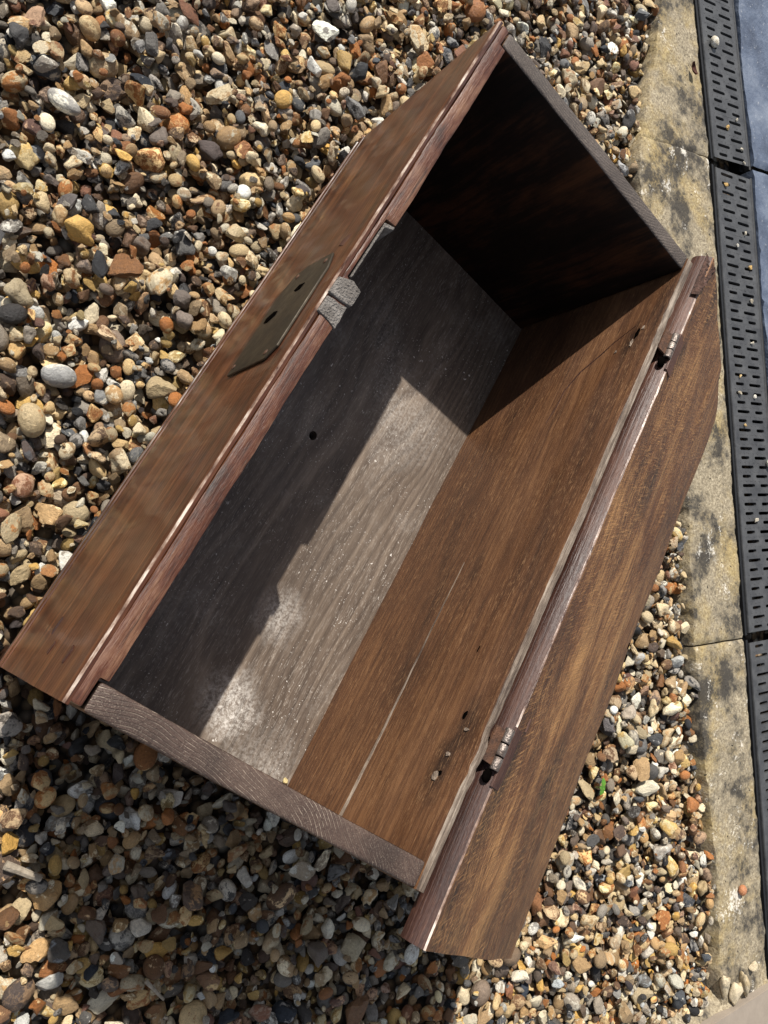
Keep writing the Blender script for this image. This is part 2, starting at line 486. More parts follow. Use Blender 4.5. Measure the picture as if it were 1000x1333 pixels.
KERB_R = -0.032
KZ = -0.468

# ------------------------------------------------------------------ ground sheet
bm = bmesh.new()
bmesh.ops.create_grid(bm, x_segments=8, y_segments=8, size=60)
for v in bm.verts:
    v.co.z = -0.024
ground = link('gravel_bed', to_mesh(bm, 'gravel_bed'), M['ground'])
tag(ground, 'mixed flint gravel bed under the wooden chest', 'gravel', kind='structure')


# ------------------------------------------------------------------ concrete kerb, three lengths
def kerb(s0, s1):
    bm = bmesh.new()
    na, nc = max(8, int((s1 - s0) / 0.008)), 22
    rows = []
    for i in range(na + 1):
        s = s0 + (s1 - s0) * i / na
        l = kerb_left(s)
        row = []
        e_end = min(s - s0, s1 - s) / 0.006
        for j in range(nc + 5):
            if j == 0: tt, dz = 0.0, -0.09
            elif j == 1: tt, dz = 0.0, -0.014
            elif j == nc + 3: tt, dz = 1.0, -0.006
            elif j == nc + 4: tt, dz = 1.0, -0.09
            else:
                tt = 0.02 + 0.965 * (j - 2) / nc
                dz = -0.004 * max(0, 1 - tt / 0.09) ** 2 - 0.003 * max(0, 1 - (1 - tt) / 0.05)
            n = l + (KERB_R - l) * tt
            x, y = frame(s, n)
            hh = 0.0050 * noise.noise((x * 9, y * 9, 0)) + 0.0028 * noise.noise((x * 40, y * 40, 3)) + 0.0016 * noise.noise((x * 120, y * 120, 5))
            if e_end < 1: hh -= 0.004 * (1 - e_end) ** 2
            k = 1.0 if 2 <= j <= nc + 2 else 0.4
            wob = 0.004 * noise.noise((x * 60, y * 60, dz * 60 + 8)) if j < 3 else (0.0015 * noise.noise((x * 90, y * 90, 1)) if j > nc + 1 else 0)
            x += (N2[0]) * wob
            y += (N2[1]) * wob
            row.append(bm.verts.new(W(x, y, KZ + dz + hh * k)))
        rows.append(row)
    for a, b in zip(rows, rows[1:]):
        for j in range(len(a) - 1):
            bm.faces.new((a[j], a[j + 1], b[j + 1], b[j]))
    bm.faces.new(rows[0][::-1])
    bm.faces.new(rows[-1])
    bmesh.ops.recalc_face_normals(bm, faces=bm.faces)
    return to_mesh(bm, 'kerb', 50)


for s0, s1, lab in ((-1.2, -0.003, 'lichen covered concrete kerb length past the far end of the chest'),
                    (0.003, 1.247, 'black stained concrete kerb length beside the open chest lid'),
                    (1.251, 2.13, 'mottled concrete kerb length ending at the taupe paving slab')):
    tag(link('kerb', kerb(s0, s1), M['concrete']), lab, 'kerb', kind='structure')


# ------------------------------------------------------------------ drainage channel, three sections
PITCH = 0.0245
GW = 0.150                   # grating width
G0 = 0.008                   # its left edge across the drain
DZ = -0.478


def slot_ring(a0, a1, c, r, k=5):
    """stadium from a0 to a1 across, centred on c along, radius r"""
    pts = []
    for i in range(k + 1):
        t = -math.pi / 2 + math.pi * i / k
        pts.append((a1 - r + r * math.cos(t), c + r * math.sin(t)))
    for i in range(k + 1):
        t = math.pi / 2 + math.pi * i / k
        pts.append((a0 + r + r * math.cos(t), c + r * math.sin(t)))
    return pts


def grating(nrows, first_long, sag):
    """mesh in (across, along, up) chest units, real slots cut through"""
    bm = bmesh.new()
    mid0 = GW * 0.505
    th = 0.010
    for rw in range(nrows):
        y0, y1 = rw * PITCH, (rw + 1) * PITCH
        c = (y0 + y1) / 2
        r = PITCH * 0.17
        lg = (rw % 2 == 0) == first_long
        if lg: cells = [(0, GW * 0.56, GW * 0.12, GW * 0.48), (GW * 0.56, GW, GW * 0.645, GW * 0.885)]
        else: cells = [(0, GW * 0.455, GW * 0.13, GW * 0.375), (GW * 0.455, GW, GW * 0.53, GW * 0.885)]
        for (x0, x1, a0, a1) in cells:
            ring = slot_ring(a0, a1, c, r)
            rt = [bm.verts.new((x, y, 0)) for x, y in ring]
            rb = [bm.verts.new((x, y, -th)) for x, y in ring]
            n = len(ring)
            # project the ring out to the cell rectangle
            out = []
            for i, (x, y) in enumerate(ring):
                h = n // 2
                if i == 0: q = (x1, y0)
                elif i == h - 1: q = (x1, y1)
                elif i < h: q = (x1, y0 + (y1 - y0) * i / (h - 1))
                elif i == h: q = (x0, y1)
                elif i == n - 1: q = (x0, y0)
                else: q = (x0, y1 - (y1 - y0) * (i - h) / (h - 1))
                out.append(bm.verts.new((q[0], q[1], 0)))
            for i in range(n):
                j = (i + 1) % n
                bm.faces.new((rt[i], rt[j], out[j], out[i]))
                bm.faces.new((rt[j], rt[i], rb[i], rb[j]))
            # small grip studs
        for fx in (0.10, 0.24, 0.36, 0.50, 0.62, 0.76, 0.90):
            sx, sy, ss = GW * fx, y0 + 0.0008, 0.0013
            vs_ = [bm.verts.new((sx + ss * a, sy + ss * b, 0.0002)) for a, b in ((-1, -1), (1, -1), (1, 1), (-1, 1))]
            tp = bm.verts.new((sx, sy, 0.0016))
            for i in range(4):
                bm.faces.new((vs_[i], vs_[(i + 1) % 4], tp))
    Lt = nrows * PITCH
    # skirts and the raised bead along both edges
    for x, d in ((0, -1), (GW, 1)):
        prof = [(x, 0), (x + d * 0.0005, 0.0), (x + d * 0.0012, 0.0016), (x + d * 0.004, 0.0016), (x + d * 0.005, -0.001), (x + d * 0.005, -0.02)]
        rows = [[bm.verts.new((px, yy, pz)) for px, pz in prof] for yy in np.linspace(0, Lt, 40)]
        for a, b in zip(rows, rows[1:]):
            for i in range(len(prof) - 1):
                bm.faces.new((a[i], a[i + 1], b[i + 1], b[i]))
    bmesh.ops.remove_doubles(bm, verts=bm.verts, dist=0.00005)
    bmesh.ops.recalc_face_normals(bm, faces=bm.faces)
    for v in bm.verts:                                   # plastic is never quite flat or straight
        v.co.z += sag * 0.0016 * math.sin(v.co.y * 3.1) + 0.0008 * noise.noise((v.co.x * 20, v.co.y * 14, sag))
        v.co.x += 0.0008 * noise.noise((v.co.y * 5, sag, 2))
    return bm


def drain_section(s0, s1, up, label, fl, sag):
    root = bpy.data.objects.new('drain_channel', None)
    col.objects.link(root)
    root.empty_display_size = 0.05
    base = frame(s0, 0)
    d, n = (D1, N1) if s0 < -0.001 else (D2, N2)
    x, y = J1 + d * s0
    root.location = W(x, y, DZ)
    # local axes: X across, Y along
    root.rotation_euler = (0, 0, math.atan2(n[1], n[0]))
    flip = -1.0                                            # across x along points down, so along runs along -Y of the turned frame
    Lg = s1 - s0
    nrows = int(Lg / PITCH)
    pad = (Lg - nrows * PITCH) / 2
    bm = grating(nrows, fl, sag)
    for v in bm.verts:
        v.co = Vector(((v.co.x + G0) * S, -(v.co.y + pad) * S, v.co.z * S))
    bmesh.ops.reverse_faces(bm, faces=bm.faces)
    link('grating', to_mesh(bm, 'grating'), M['plastic'], root)
    # the trough below
    bm = bmesh.new()
    prof = [(-0.012, 0.0), (-0.005, -0.0005), (0.001, -0.003), (0.001, -0.02), (0.018, -0.022), (0.018, -0.12), (GW, -0.12), (GW, -0.022), (GW + 0.015, -0.02),
            (GW + 0.015, -0.003), (GW + 0.019, -0.001), (GW + 0.023, -0.002), (GW + 0.023, -0.14), (-0.012, -0.14)]
    rows = [[bm.verts.new((px * S, -yy * S, pz * S)) for px, pz in prof] for yy in (0.002, Lg - 0.002)]
    k = len(prof)
    for i in range(k):
        j = (i + 1) % k
        bm.faces.new((rows[0][i], rows[0][j], rows[1][j], rows[1][i]))
    bmesh.ops.recalc_face_normals(bm, faces=bm.faces)
    link('trough', to_mesh(bm, 'trough'), M['gutter'], root)
    tag(root, label, 'drain', 'drainage channel sections along the kerb')


drain_section(-1.2, -0.006, 0, 'black slotted drain channel section leading past the far end of the chest', True, 0.6)
drain_section(0.006, 1.246, 1, 'black slotted drain channel section between lid of chest and slate', True, -0.8)
drain_section(1.254, 2.5, 2, 'black slotted drain channel section running towards the taupe slab', False, 0.7)


# ------------------------------------------------------------------ slate paving beyond the drain
def slate(s0, s1, seed):
    bm = bmesh.new()
    na, nc = int((s1 - s0) / 0.011), 60
    n0, n1 = GW + 0.030, GW + 0.030 + 0.7
    rows = []
    for i in range(na + 1):
        s = s0 + (s1 - s0) * i / na
        row = []
        for j in range(nc + 2):
            nn = n0 if j == 0 else n0 + (n1 - n0) * (j - 1) / nc
            nn += 0.004 * noise.noise((s * 30, seed, 0)) if j < 2 else 0
            x, y = frame(s, nn)
            q = Vector((x * 7, y * 7, seed))
            rid = 1 - abs(noise.noise(q + Vector((0.4 * noise.noise(q * 2), 0, 0))))
            z = 0.010 * noise.noise(q * 0.6) + 0.022 * max(0, rid - 0.86) / 0.14 * max(0, noise.noise(q * 0.8 + Vector((7, 0, 0)))) + 0.002 * noise.noise(q * 5)
            if j == 0: z = -0.08
            edge = min(s - s0, s1 - s)
            if edge < 0.01: z -= 0.006 * (1 - edge / 0.01)
            row.append(bm.verts.new(W(x, y, -0.476 + z)))
        rows.append(row)
    for a, b in zip(rows, rows[1:]):
        for j in range(len(a) - 1):
            bm.faces.new((a[j], a[j + 1], b[j + 1], b[j]))
    bmesh.ops.recalc_face_normals(bm, faces=bm.faces)
    for f in bm.faces:
        if f.normal.z < -0.2: f.normal_flip()
    return to_mesh(bm, 'paving', 60)


tag(link('paving_slab', slate(-1.2, -0.02, 2.0), M['slate']), 'blue grey riven slate slab beside the drain beyond the chest', 'slab', 'slate slabs beyond the drain')
tag(link('paving_slab', slate(-0.01, 1.18, 5.0), M['slate']), 'blue grey riven slate slab beside the drain opposite the lid', 'slab', 'slate slabs beyond the drain')
tag(link('paving_slab', slate(1.19, 2.5, 8.0), M['slate']), 'blue grey riven slate slab beside the drain near the taupe slab', 'slab', 'slate slabs beyond the drain')

# taupe slab at the lower end of the kerb
c0 = np.array([0.199, -1.992])
e1 = np.array([-0.602, 0.798])
e2 = np.array([-0.80, -0.60])
bm = bmesh.new()
quad = [c0, c0 + e1 * 0.9, c0 + e1 * 0.9 + e2 * 0.75, c0 + e2 * 0.75]
top = [bm.verts.new(W(q[0], q[1], -0.452)) for q in quad]
bot = [bm.verts.new(W(q[0], q[1], -0.482)) for q in quad]
bm.faces.new(top)
bm.faces.new(bot[::-1])
for i in range(4):
    j = (i + 1) % 4
    bm.faces.new((top[j], top[i], bot[i], bot[j]))
bmesh.ops.recalc_face_normals(bm, faces=bm.faces)
bmesh.ops.bevel(bm, geom=bm.edges[:], offset=0.0018, segments=2, affect='EDGES')
tag(link('paving_slab', to_mesh(bm, 'taupe_slab', 40), M['slab']), 'smooth taupe paving slab with its corner at the kerb end', 'slab')

# ------------------------------------------------------------------ the chest
chest = bpy.data.objects.new('wooden_chest', None)
col.objects.link(chest)
chest.empty_display_size = 0.1
tag(chest, 'old dark oak plank chest standing open with its lid folded back', 'chest')


def solid(bm, wob=0.0009, f=9.0, bev=0.0025, seg=2, cuts=(), seed=0.0, zmin=-9.0):
    """chest-unit bmesh -> bevelled, cut along its length, slightly uneven, in metres"""
    bmesh.ops.recalc_face_normals(bm, faces=bm.faces)
    if bev:
        eds = [e for e in bm.edges if len(e.link_faces) == 2 and e.calc_face_angle(0) > 0.5 and min(v.co.z for v in e.verts) > zmin]
        bmesh.ops.bevel(bm, geom=eds, offset=bev, segments=seg, profile=0.55, affect='EDGES', clamp_overlap=True)
    for ax, vals in cuts:
        nrm = Vector((ax == 0, ax == 1, ax == 2))
        for c in vals:
            bmesh.ops.bisect_plane(bm, geom=bm.verts[:] + bm.edges[:] + bm.faces[:], dist=1e-6, plane_co=nrm * c, plane_no=nrm)
    for v in bm.verts:
        p = v.co
        q = p * f + Vector((seed, seed * 2, 0))
        d = noise.noise_vector(q) * wob + noise.noise_vector(q * 5) * wob * 0.35 + noise.noise_vector(q * 17) * wob * 0.16
        v.co = p + d
    for v in bm.verts:
        v.co = W(*v.co)
    return bm


def prism(poly, lo, hi, axis):
    """polygon (two coords) swept along axis"""
    bm = bmesh.new()
    def P(a, b, c):
        return {0: (c, a, b), 1: (a, c, b), 2: (a, b, c)}[axis]
    A = [bm.verts.new(P(a, b, lo)) for a, b in poly]
    B = [bm.verts.new(P(a, b, hi)) for a, b in poly]
    bm.faces.new(A[::-1])
    bm.faces.new(B)
    for i in range(len(poly)):
        j = (i + 1) % len(poly)
        bm.faces.new((A[i], A[j], B[j], B[i]))
    return bm


def zones(me, rule):
    me.polygons.foreach_set('material_index', [rule(p) for p in me.polygons])


T0, T1 = 0.030, 0.972          # inner faces of the end boards
FB, BI, BO = -0.022, -0.447, -0.4605
HF = -0.364                    # floor level
lap = -0.012
xs = lambda a, b, st: list(np.arange(a + st, b, st))

# front board: plan polygon with half-laps for the ends and the cut-out of the lock, swept in height
plan_full = [(0.002, 0.0), (0.998, 0.0), (0.998, lap), (T1 - 0.002, lap), (T1 - 0.002, FB), (T0 + 0.002, FB), (T0 + 0.002, lap), (0.002, lap)]
bm = bmesh.new()
plan_notch = [(0.002, 0.0), (0.998, 0.0), (0.998, lap), (T1 - 0.002, lap), (T1 - 0.002, FB), (0.634, FB), (0.632, -0.0075),
              (0.537, -0.006), (0.534, -0.014), (0.531, FB), (T0 + 0.002, FB), (T0 + 0.002, lap), (0.002, lap)]
bm = prism(plan_notch, -0.105, 0.0, 2)
solid(bm, 0.0017, 9, 0.0028, 2, [(0, xs(0.01, 0.99, 0.008))], 1.0)
up = bm
low = prism(plan_full, -0.366, -0.1052, 2)
solid(low, 0.0007, 6, 0.0018, 2, [(0, xs(0.01, 0.99, 0.05))], 1.0)
me_low = to_mesh(low, 'front_low')
up.from_mesh(me_low)
# outer face in one sheet in front of both, carrying the face wobble
me = to_mesh(up, 'front_board', 40)
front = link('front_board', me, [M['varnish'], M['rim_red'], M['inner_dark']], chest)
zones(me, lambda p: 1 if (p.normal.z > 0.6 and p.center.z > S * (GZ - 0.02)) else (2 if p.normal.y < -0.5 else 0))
# face veneer: one continuous outer face with beaded lower edge
prof = [(0.0040, -0.0008), (0.0062, -0.0042), (0.0060, -0.30), (0.0060, -0.338), (0.0035, -0.340), (0.0035, -0.343), (0.0062, -0.345),
        (0.0070, -0.352), (0.0062, -0.359), (0.0035, -0.361), (0.0035, -0.363), (0.0068, -0.365), (0.0068, -0.372), (0.0004, -0.372), (0.0004, -0.0012)]
bm = prism(prof, -0.001, 1.0, 0)
solid(bm, 0.0009, 5, 0, 1, [(0, xs(0.0, 1.0, 0.02)), (2, xs(-0.34, 0.0, 0.04))], 4.0)
me = to_mesh(bm, 'face_panel', 35)
link('face_panel', me, [M['varnish'], M['worn_glint']], front)
zones(me, lambda p: 1 if (p.center.z > S * (GZ - 0.0041) and p.normal.z > 0.25 and p.normal.y > 0.2) else 0)  # outer top edge: bright specular line painted as a pale strip

# weathered repair blocks and bare timber in the lock cut-out
def chunk(pts, z0, z1, wob=0.0016, seed=0.0, bev=0.002):
    b = prism(pts, z0, z1, 2)
    solid(b, wob, 40, bev, 2, [(0, xs(min(p[0] for p in pts), max(p[0] for p in pts), 0.006)), (1, xs(-0.03, 0.01, 0.006))], seed)
    return to_mesh(b, 'repair_block', 35)


link('repair_block', chunk([(0.5015, 0.004), (0.528, 0.005), (0.536, -0.012), (0.531, -0.027), (0.508, -0.0275), (0.5035, -0.012)], -0.03, 0.0035, seed=3), M['raw'], front)
link('repair_block', chunk([(0.476, 0.0035), (0.4995, 0.004), (0.5012, -0.011), (0.504, -0.024), (0.472, -0.0245)], -0.03, 0.0024, seed=9), M['raw'], front)
# worn lining strip along the cut-out
b = prism([(0.540, -0.0085), (0.628, -0.0085), (0.6335, -0.0230), (0.6285, -0.0230), (0.622, -0.0115), (0.541, -0.0105)], -0.10, -0.0012, 2)
solid(b, 0.0010, 40, 0.0008, 1, [(0, xs(0.54, 0.63, 0.006))], 5)
link('lining_strip', to_mesh(b, 'lining_strip', 35), M['raw'], front)

# lock plate on the outer face
pl = [(0.419, -0.060), (0.434, -0.044), (0.560, -0.047), (0.590, -0.062), (0.598, -0.130), (0.594, -0.167), (0.560, -0.186), (0.503, -0.182), (0.448, -0.180), (0.424, -0.176)]
b = prism(pl, 0.0062, 0.0095, 1)
solid(b, 0.0005, 20, 0.0010, 2, [], 2)
lock = link('lock_plate', to_mesh(b, 'lock_plate', 40), M['iron'], front)


def nail(px, pz, r=0.004, mat='rust', parent=lock, y=0.0098):
    b = bmesh.new()
    bmesh.ops.create_uvsphere(b, u_segments=10, v_segments=6, radius=1)
    for v in b.verts:
        v.co = W(px + v.co.x * r, y + v.co.y * r * 0.35, pz + v.co.z * r)
    return link('nail', to_mesh(b, 'nail', 60), M[mat], parent)


def slit(pts, y0, y1, name, mat, parent, wob=0.0008):
    b = prism(pts, y0, y1, 1)
    solid(b, wob, 60, 0, 1, [], 3)
    return link(name, to_mesh(b, name, 30), M[mat], parent)


for px, pz in ((0.436, -0.168), (0.585, -0.150), (0.577, -0.068), (0.430, -0.068)):
    nail(px, pz)
slit([(0.505, -0.150), (0.512, -0.134), (0.520, -0.136), (0.524, -0.152), (0.517, -0.166), (0.508, -0.164)], 0.0092, 0.0101, 'keyhole', 'void', lock)
slit([(0.543, -0.100), (0.553, -0.096), (0.556, -0.114), (0.549, -0.122), (0.543, -0.112)], 0.0092, 0.0101, 'hasp_slot', 'void', lock)
slit([(0.598, -0.050), (0.616, -0.046), (0.620, -0.060), (0.606, -0.066)], 0.0055, 0.0068, 'chip', 'lid_edge', front)
slit([(0.055, -0.20), (0.075, -0.198), (0.078, -0.203), (0.06, -0.207)], 0.0055, 0.0068, 'chip', 'lid_edge', front)
slit([(0.030, -0.08), (0.046, -0.075), (0.050, -0.081), (0.034, -0.088)], 0.0055, 0.0068, 'chip', 'lid_edge', front)
slit([(0.033, -0.16), (0.047, -0.157), (0.049, -0.163), (0.035, -0.167)], 0.0055, 0.0068, 'chip', 'lid_edge', front)


# end boards run down to the ground as feet, with an arched cut between them
def end_board(x0, x1, seed, mats):
    arch = [(BI + 0.0015, 0.0), (BI + 0.0015, -0.535), (-0.36, -0.535), (-0.33, -0.48), (-0.29, -0.44), (-0.235, -0.425), (-0.18, -0.44), (-0.14, -0.48), (-0.11, -0.535),
            (lap - 0.0022, -0.535), (lap - 0.0022, 0.0)]
    b = prism(arch, x0, x1, 0)
    solid(b, 0.0013, 9, 0.0042, 3, [(1, xs(-0.45, -0.01, 0.015)), (2, (-0.05, -0.1, -0.2, -0.3, -0.4))], seed)
    me = to_mesh(b, 'end_board', 40)
    o = link('end_board', me, mats, chest)
    zones(me, lambda p: 1 if (p.normal.z > 0.45 and p.center.z > S * (GZ - 0.02)) else (0 if p.normal.x < -0.3 else 2))
    return o


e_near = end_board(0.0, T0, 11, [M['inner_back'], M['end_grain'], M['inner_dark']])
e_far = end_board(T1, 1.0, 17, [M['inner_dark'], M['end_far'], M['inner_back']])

# back: two planks, the lower one creeping proud towards the near end
b = prism([(BI, -0.196), (BI, 0.0), (BO, 0.0), (BO, -0.196)], 0.0, 0.999, 0)
solid(b, 0.0011, 8, 0.0022, 2, [(0, xs(0, 1, 0.01)), (2, xs(-0.19, 0, 0.03))], 21, -0.1)
for v in b.verts:                                         # the rim is nibbled and split, worst by the near hinge
    if v.co.z > S * (GZ - 0.006):
        x = v.co.x / S
        wear = 0.5 + 2.2 * math.exp(-((x - 0.17) / 0.07) ** 2) + 1.2 * math.exp(-((x - 0.86) / 0.05) ** 2)
        v.co.z -= S * 0.0022 * wear * max(0, noise.noise((x * 38, v.co.y * 60, 1)) + 0.1)
        v.co.y += S * 0.0012 * wear * noise.noise((x * 55, 3, v.co.y * 40))
me = to_mesh(b, 'back_plank', 40)
bp = link('back_plank', me, [M['inner_back'], M['rim_grey']], chest)
zones(me, lambda p: 1 if (p.normal.z > 0.4 and p.center.z > S * (GZ - 0.02)) else 0)
b = prism([(BI, -0.372), (BI, -0.1962), (BO, -0.1962), (BO, -0.372)], 0.0, 0.999, 0)
solid(b, 0.0011, 8, 0, 1, [(0, xs(0, 1, 0.02))], 21)
for v in b.verts:
    if v.co.y > S * (BI - 0.006) and v.co.z > S * (GZ - 0.25):
        x = v.co.x / S
        k = max(0.0, 1 - x / 0.46) ** 0.5
        v.co.y += S * 0.0020 * k
        v.co.z -= S * (0.0030 * k + 0.010 * max(0, 0.25 - x) + 0.0012 * k * noise.noise((x * 25, 1, 4)))
me = to_mesh(b, 'back_plank_low', 40)
link('back_plank', me, [M['inner_back'], M['rim_grey']], chest)
zones(me, lambda p: 1 if (p.normal.z > 0.5 and p.center.x < S * 0.44) else 0)  # paler seam ledge: the sun catching this edge is put into the colour

# floor board with a knot hole
hx, hy, hr = 0.521, -0.195, 0.0068
bm = bmesh.new()
ring = [(hx + hr * 1.15 * math.cos(a), hy + hr * math.sin(a)) for a in np.linspace(0, 2 * math.pi, 17)[:-1]]
sq = []
for a in np.linspace(0, 2 * math.pi, 17)[:-1]:
    c, s_ = math.cos(a), math.sin(a)
    k = 0.03 / max(abs(c), abs(s_))
    sq.append((hx + k * c, hy + k * s_))
rt = [bm.verts.new((x, y, HF)) for x, y in ring]
rb = [bm.verts.new((x, y, HF - 0.02)) for x, y in ring]
so = [bm.verts.new((x, y, HF)) for x, y in sq]
for i in range(16):
    j = (i + 1) % 16
    bm.faces.new((rt[i], rt[j], so[j], so[i]))
    bm.faces.new((rt[j], rt[i], rb[i], rb[j]))
X0, X1, Y0, Y1 = T0 - 0.004, T1 + 0.004, BI - 0.004, FB + 0.004
gxl = sorted([X0, hx - 0.03, hx + 0.03, X1] + [X0 + (hx - 0.03 - X0) * k / 14 for k in range(1, 14)] + [hx + 0.03 + (X1 - hx - 0.03) * k / 14 for k in range(1, 14)])
gyl = sorted([Y0, hy - 0.03, hy + 0.03, Y1] + [Y0 + (hy - 0.03 - Y0) * k / 8 for k in range(1, 8)] + [hy + 0.03 + (Y1 - hy - 0.03) * k / 6 for k in range(1, 6)])
for a0, a1 in zip(gxl, gxl[1:]):
    for b0, b1 in zip(gyl, gyl[1:]):
        if a0 > hx - 0.031 and a1 < hx + 0.031 and b0 > hy - 0.031 and b1 < hy + 0.031:
            continue
        bm.faces.new([bm.verts.new((x, y, HF)) for x, y in ((a0, b0), (a1, b0), (a1, b1), (a0, b1))])
bmesh.ops.remove_doubles(bm, verts=bm.verts, dist=1e-5)
bmesh.ops.recalc_face_normals(bm, faces=bm.faces)
if sum(f.normal.z * f.calc_area() for f in bm.faces) < 0:
    bmesh.ops.reverse_faces(bm, faces=bm.faces)
for v in bm.verts:
    p = v.co.copy()
    v.co = W(p.x, p.y, p.z + 0.0014 * noise.noise(p * 6) + 0.0005 * noise.noise(p * 30))
floor = link('floor_board', to_mesh(bm, 'floor_board', 40), M['floor'], chest)
# underside of the floor
bm = bmesh.new()
bm.faces.new([bm.verts.new(W(x, y, HF - 0.022)) for x, y in ((X0, Y0), (X0, Y1), (X1, Y1), (X1, Y0))])
link('floor_underside', to_mesh(bm, 'floor_underside'), M['inner_dark'], floor)

# chips and old nail scars on the inner face of the back
def scar(px, pz, w, h, mat, seed):
    rnd = random.Random(seed)
    pts = []
    for i in range(9):
        a = 2 * math.pi * i / 9
        r = rnd.uniform(0.55, 1.1)
        pts.append((px + w * r * math.cos(a), pz + h * r * math.sin(a)))
    b = prism(pts, BI - 0.001, BI + 0.0015, 1)
    solid(b, 0.0006, 60, 0, 1, [], seed)
    link('nail_scar', to_mesh(b, 'nail_scar', 30), M[mat], bp)


for i, (px, pz, w, h, mt) in enumerate([(0.208, -0.045, 0.007, 0.003, 'void'), (0.125, -0.050, 0.006, 0.007, 'plug'), (0.131, -0.044, 0.004, 0.003, 'void'), (0.190, -0.030, 0.003, 0.005, 'plug'),
                                        (0.155, -0.045, 0.003, 0.004, 'plug'), (0.852, -0.040, 0.012, 0.004, 'void'), (0.835, -0.044, 0.010, 0.003, 'plug'), (0.862, -0.032, 0.005, 0.002, 'plug'),
                                        (0.824, -0.07, 0.004, 0.002, 'plug'), (0.30, -0.075, 0.006, 0.0016, 'void')]):
    scar(px, pz, w, h, mt, i + 1)

def crack(pts, y, w, parent, seed=1):
    up_, dn = [], []
    for k, (x, z) in enumerate(pts):
        ww = w * (0.25 + math.sin(math.pi * k / (len(pts) - 1))) * (0.8 + 0.5 * noise.noise((k * 1.7, seed, 0)))
        up_.append((x, z + ww)); dn.append((x, z - ww))
    b = prism(up_ + dn[::-1], y - 0.001, y + 0.0013, 1)
    solid(b, 0.0004, 60, 0, 1, [], seed)
    link('crack', to_mesh(b, 'crack', 30), M['lid_edge'], parent)


crack([(0.70, -0.158), (0.735, -0.150), (0.765, -0.150), (0.80, -0.132), (0.83, -0.098), (0.845, -0.085), (0.872, -0.05)], BI, 0.0007, bp, 3)
# lid folded back over the hinge edge
LK = np.array([-0.4915, 0.002])
LD = np.array([-0.857, -0.515])
LN = np.array([-0.515, 0.857])
LW = 0.456
LT = 0.034


def lid_pt(u, h):
    q = LK + LD * u + LN * h
    return q[0], q[1]


def lid_h(u):
    return 0.010 * math.sin(math.pi * min(1, u / LW)) ** 1.3 + 0.003 * math.exp(-((u - 0.27) / 0.025) ** 2) - 0.4 * max(0, u - 0.435)


us = [0.0018] + list(np.linspace(0.02, LW - 0.012, 26)) + [LW - 0.004]
poly = [lid_pt(u, lid_h(u)) for u in us]
poly += [lid_pt(LW, lid_h(LW) - 0.006), lid_pt(LW, -LT - 0.012), lid_pt(LW - 0.006, -LT - 0.02), lid_pt(0.30, -LT), lid_pt(0.004, -LT), lid_pt(0.0, -LT + 0.005), lid_pt(-0.0022, -LT * 0.5), lid_pt(0.0, -0.0022)]
b = prism(poly, -0.052, 1.043, 0)
bmesh.ops.recalc_face_normals(b, faces=b.faces)
for c in xs(-0.058, 1.04, 0.02):
    bmesh.ops.bisect_plane(b, geom=b.verts[:] + b.edges[:] + b.faces[:], dist=1e-6, plane_co=(c, 0, 0), plane_no=(1, 0, 0))
for v in b.verts:
    p = v.co.copy()
    d = noise.noise_vector(p * 7 + Vector((5, 0, 0))) * 0.0014 + noise.noise_vector(p * 40) * 0.0005
    u = (p.y - LK[0]) * LD[0] + (p.z - LK[1]) * LD[1]
    x = p.x + (0.032 * max(0, u / LW) * max(0, 1 - (p.x + 0.058) / 0.12))      # near end is not quite square
    # gentle waves of hand-planed timber
    h = 0.0012 * math.sin(p.x * 23 + u * 40) * (u > 0.02)
    v.co = W(x + d.x, p.y + d.y + LN[0] * h, p.z + d.z + LN[1] * h)
me = to_mesh(b, 'lid', 35)
lid = link('lid', me, [M['lid_in'], M['lid_edge'], M['worn_glint']], chest)
zones(me, lambda p: 1 if p.normal.y > 0.55 else (2 if p.normal.y > 0.0 and p.center.x < S * 0.97 else 0))  # hinge-side corner gets the pale strip with the painted highlight


def lid_scar(x, u, w, h, mat, seed):
    rnd = random.Random(seed)
    b = bmesh.new()
    base, top_ = [], []
    for i in range(9):
        a = 2 * math.pi * i / 9
        r = rnd.uniform(0.5, 1.1)
        uu, xx = u + h * r * math.sin(a), x + w * r * math.cos(a)
        hh = lid_h(uu)
        y0, z0 = lid_pt(uu, hh - 0.002)
        y1, z1 = lid_pt(uu, hh + 0.0022)
        base.append(b.verts.new(W(xx, y0, z0))); top_.append(b.verts.new(W(xx, y1, z1)))
    b.faces.new(top_); b.faces.new(base[::-1])
    for i in range(9):
        j = (i + 1) % 9
        b.faces.new((base[i], base[j], top_[j], top_[i]))
    bmesh.ops.recalc_face_normals(b, faces=b.faces)
    link('nail_scar', to_mesh(b, 'nail_scar', 30), M[mat], lid)


for k, (x, u, w, h, mt) in enumerate(((0.50, 0.425, 0.010, 0.004, 'void'), (0.515, 0.405, 0.008, 0.003, 'void'), (0.235, 0.030, 0.010, 0.0014, 'lid_edge'))):
    lid_scar(x, u, w, h, mt, k + 3)


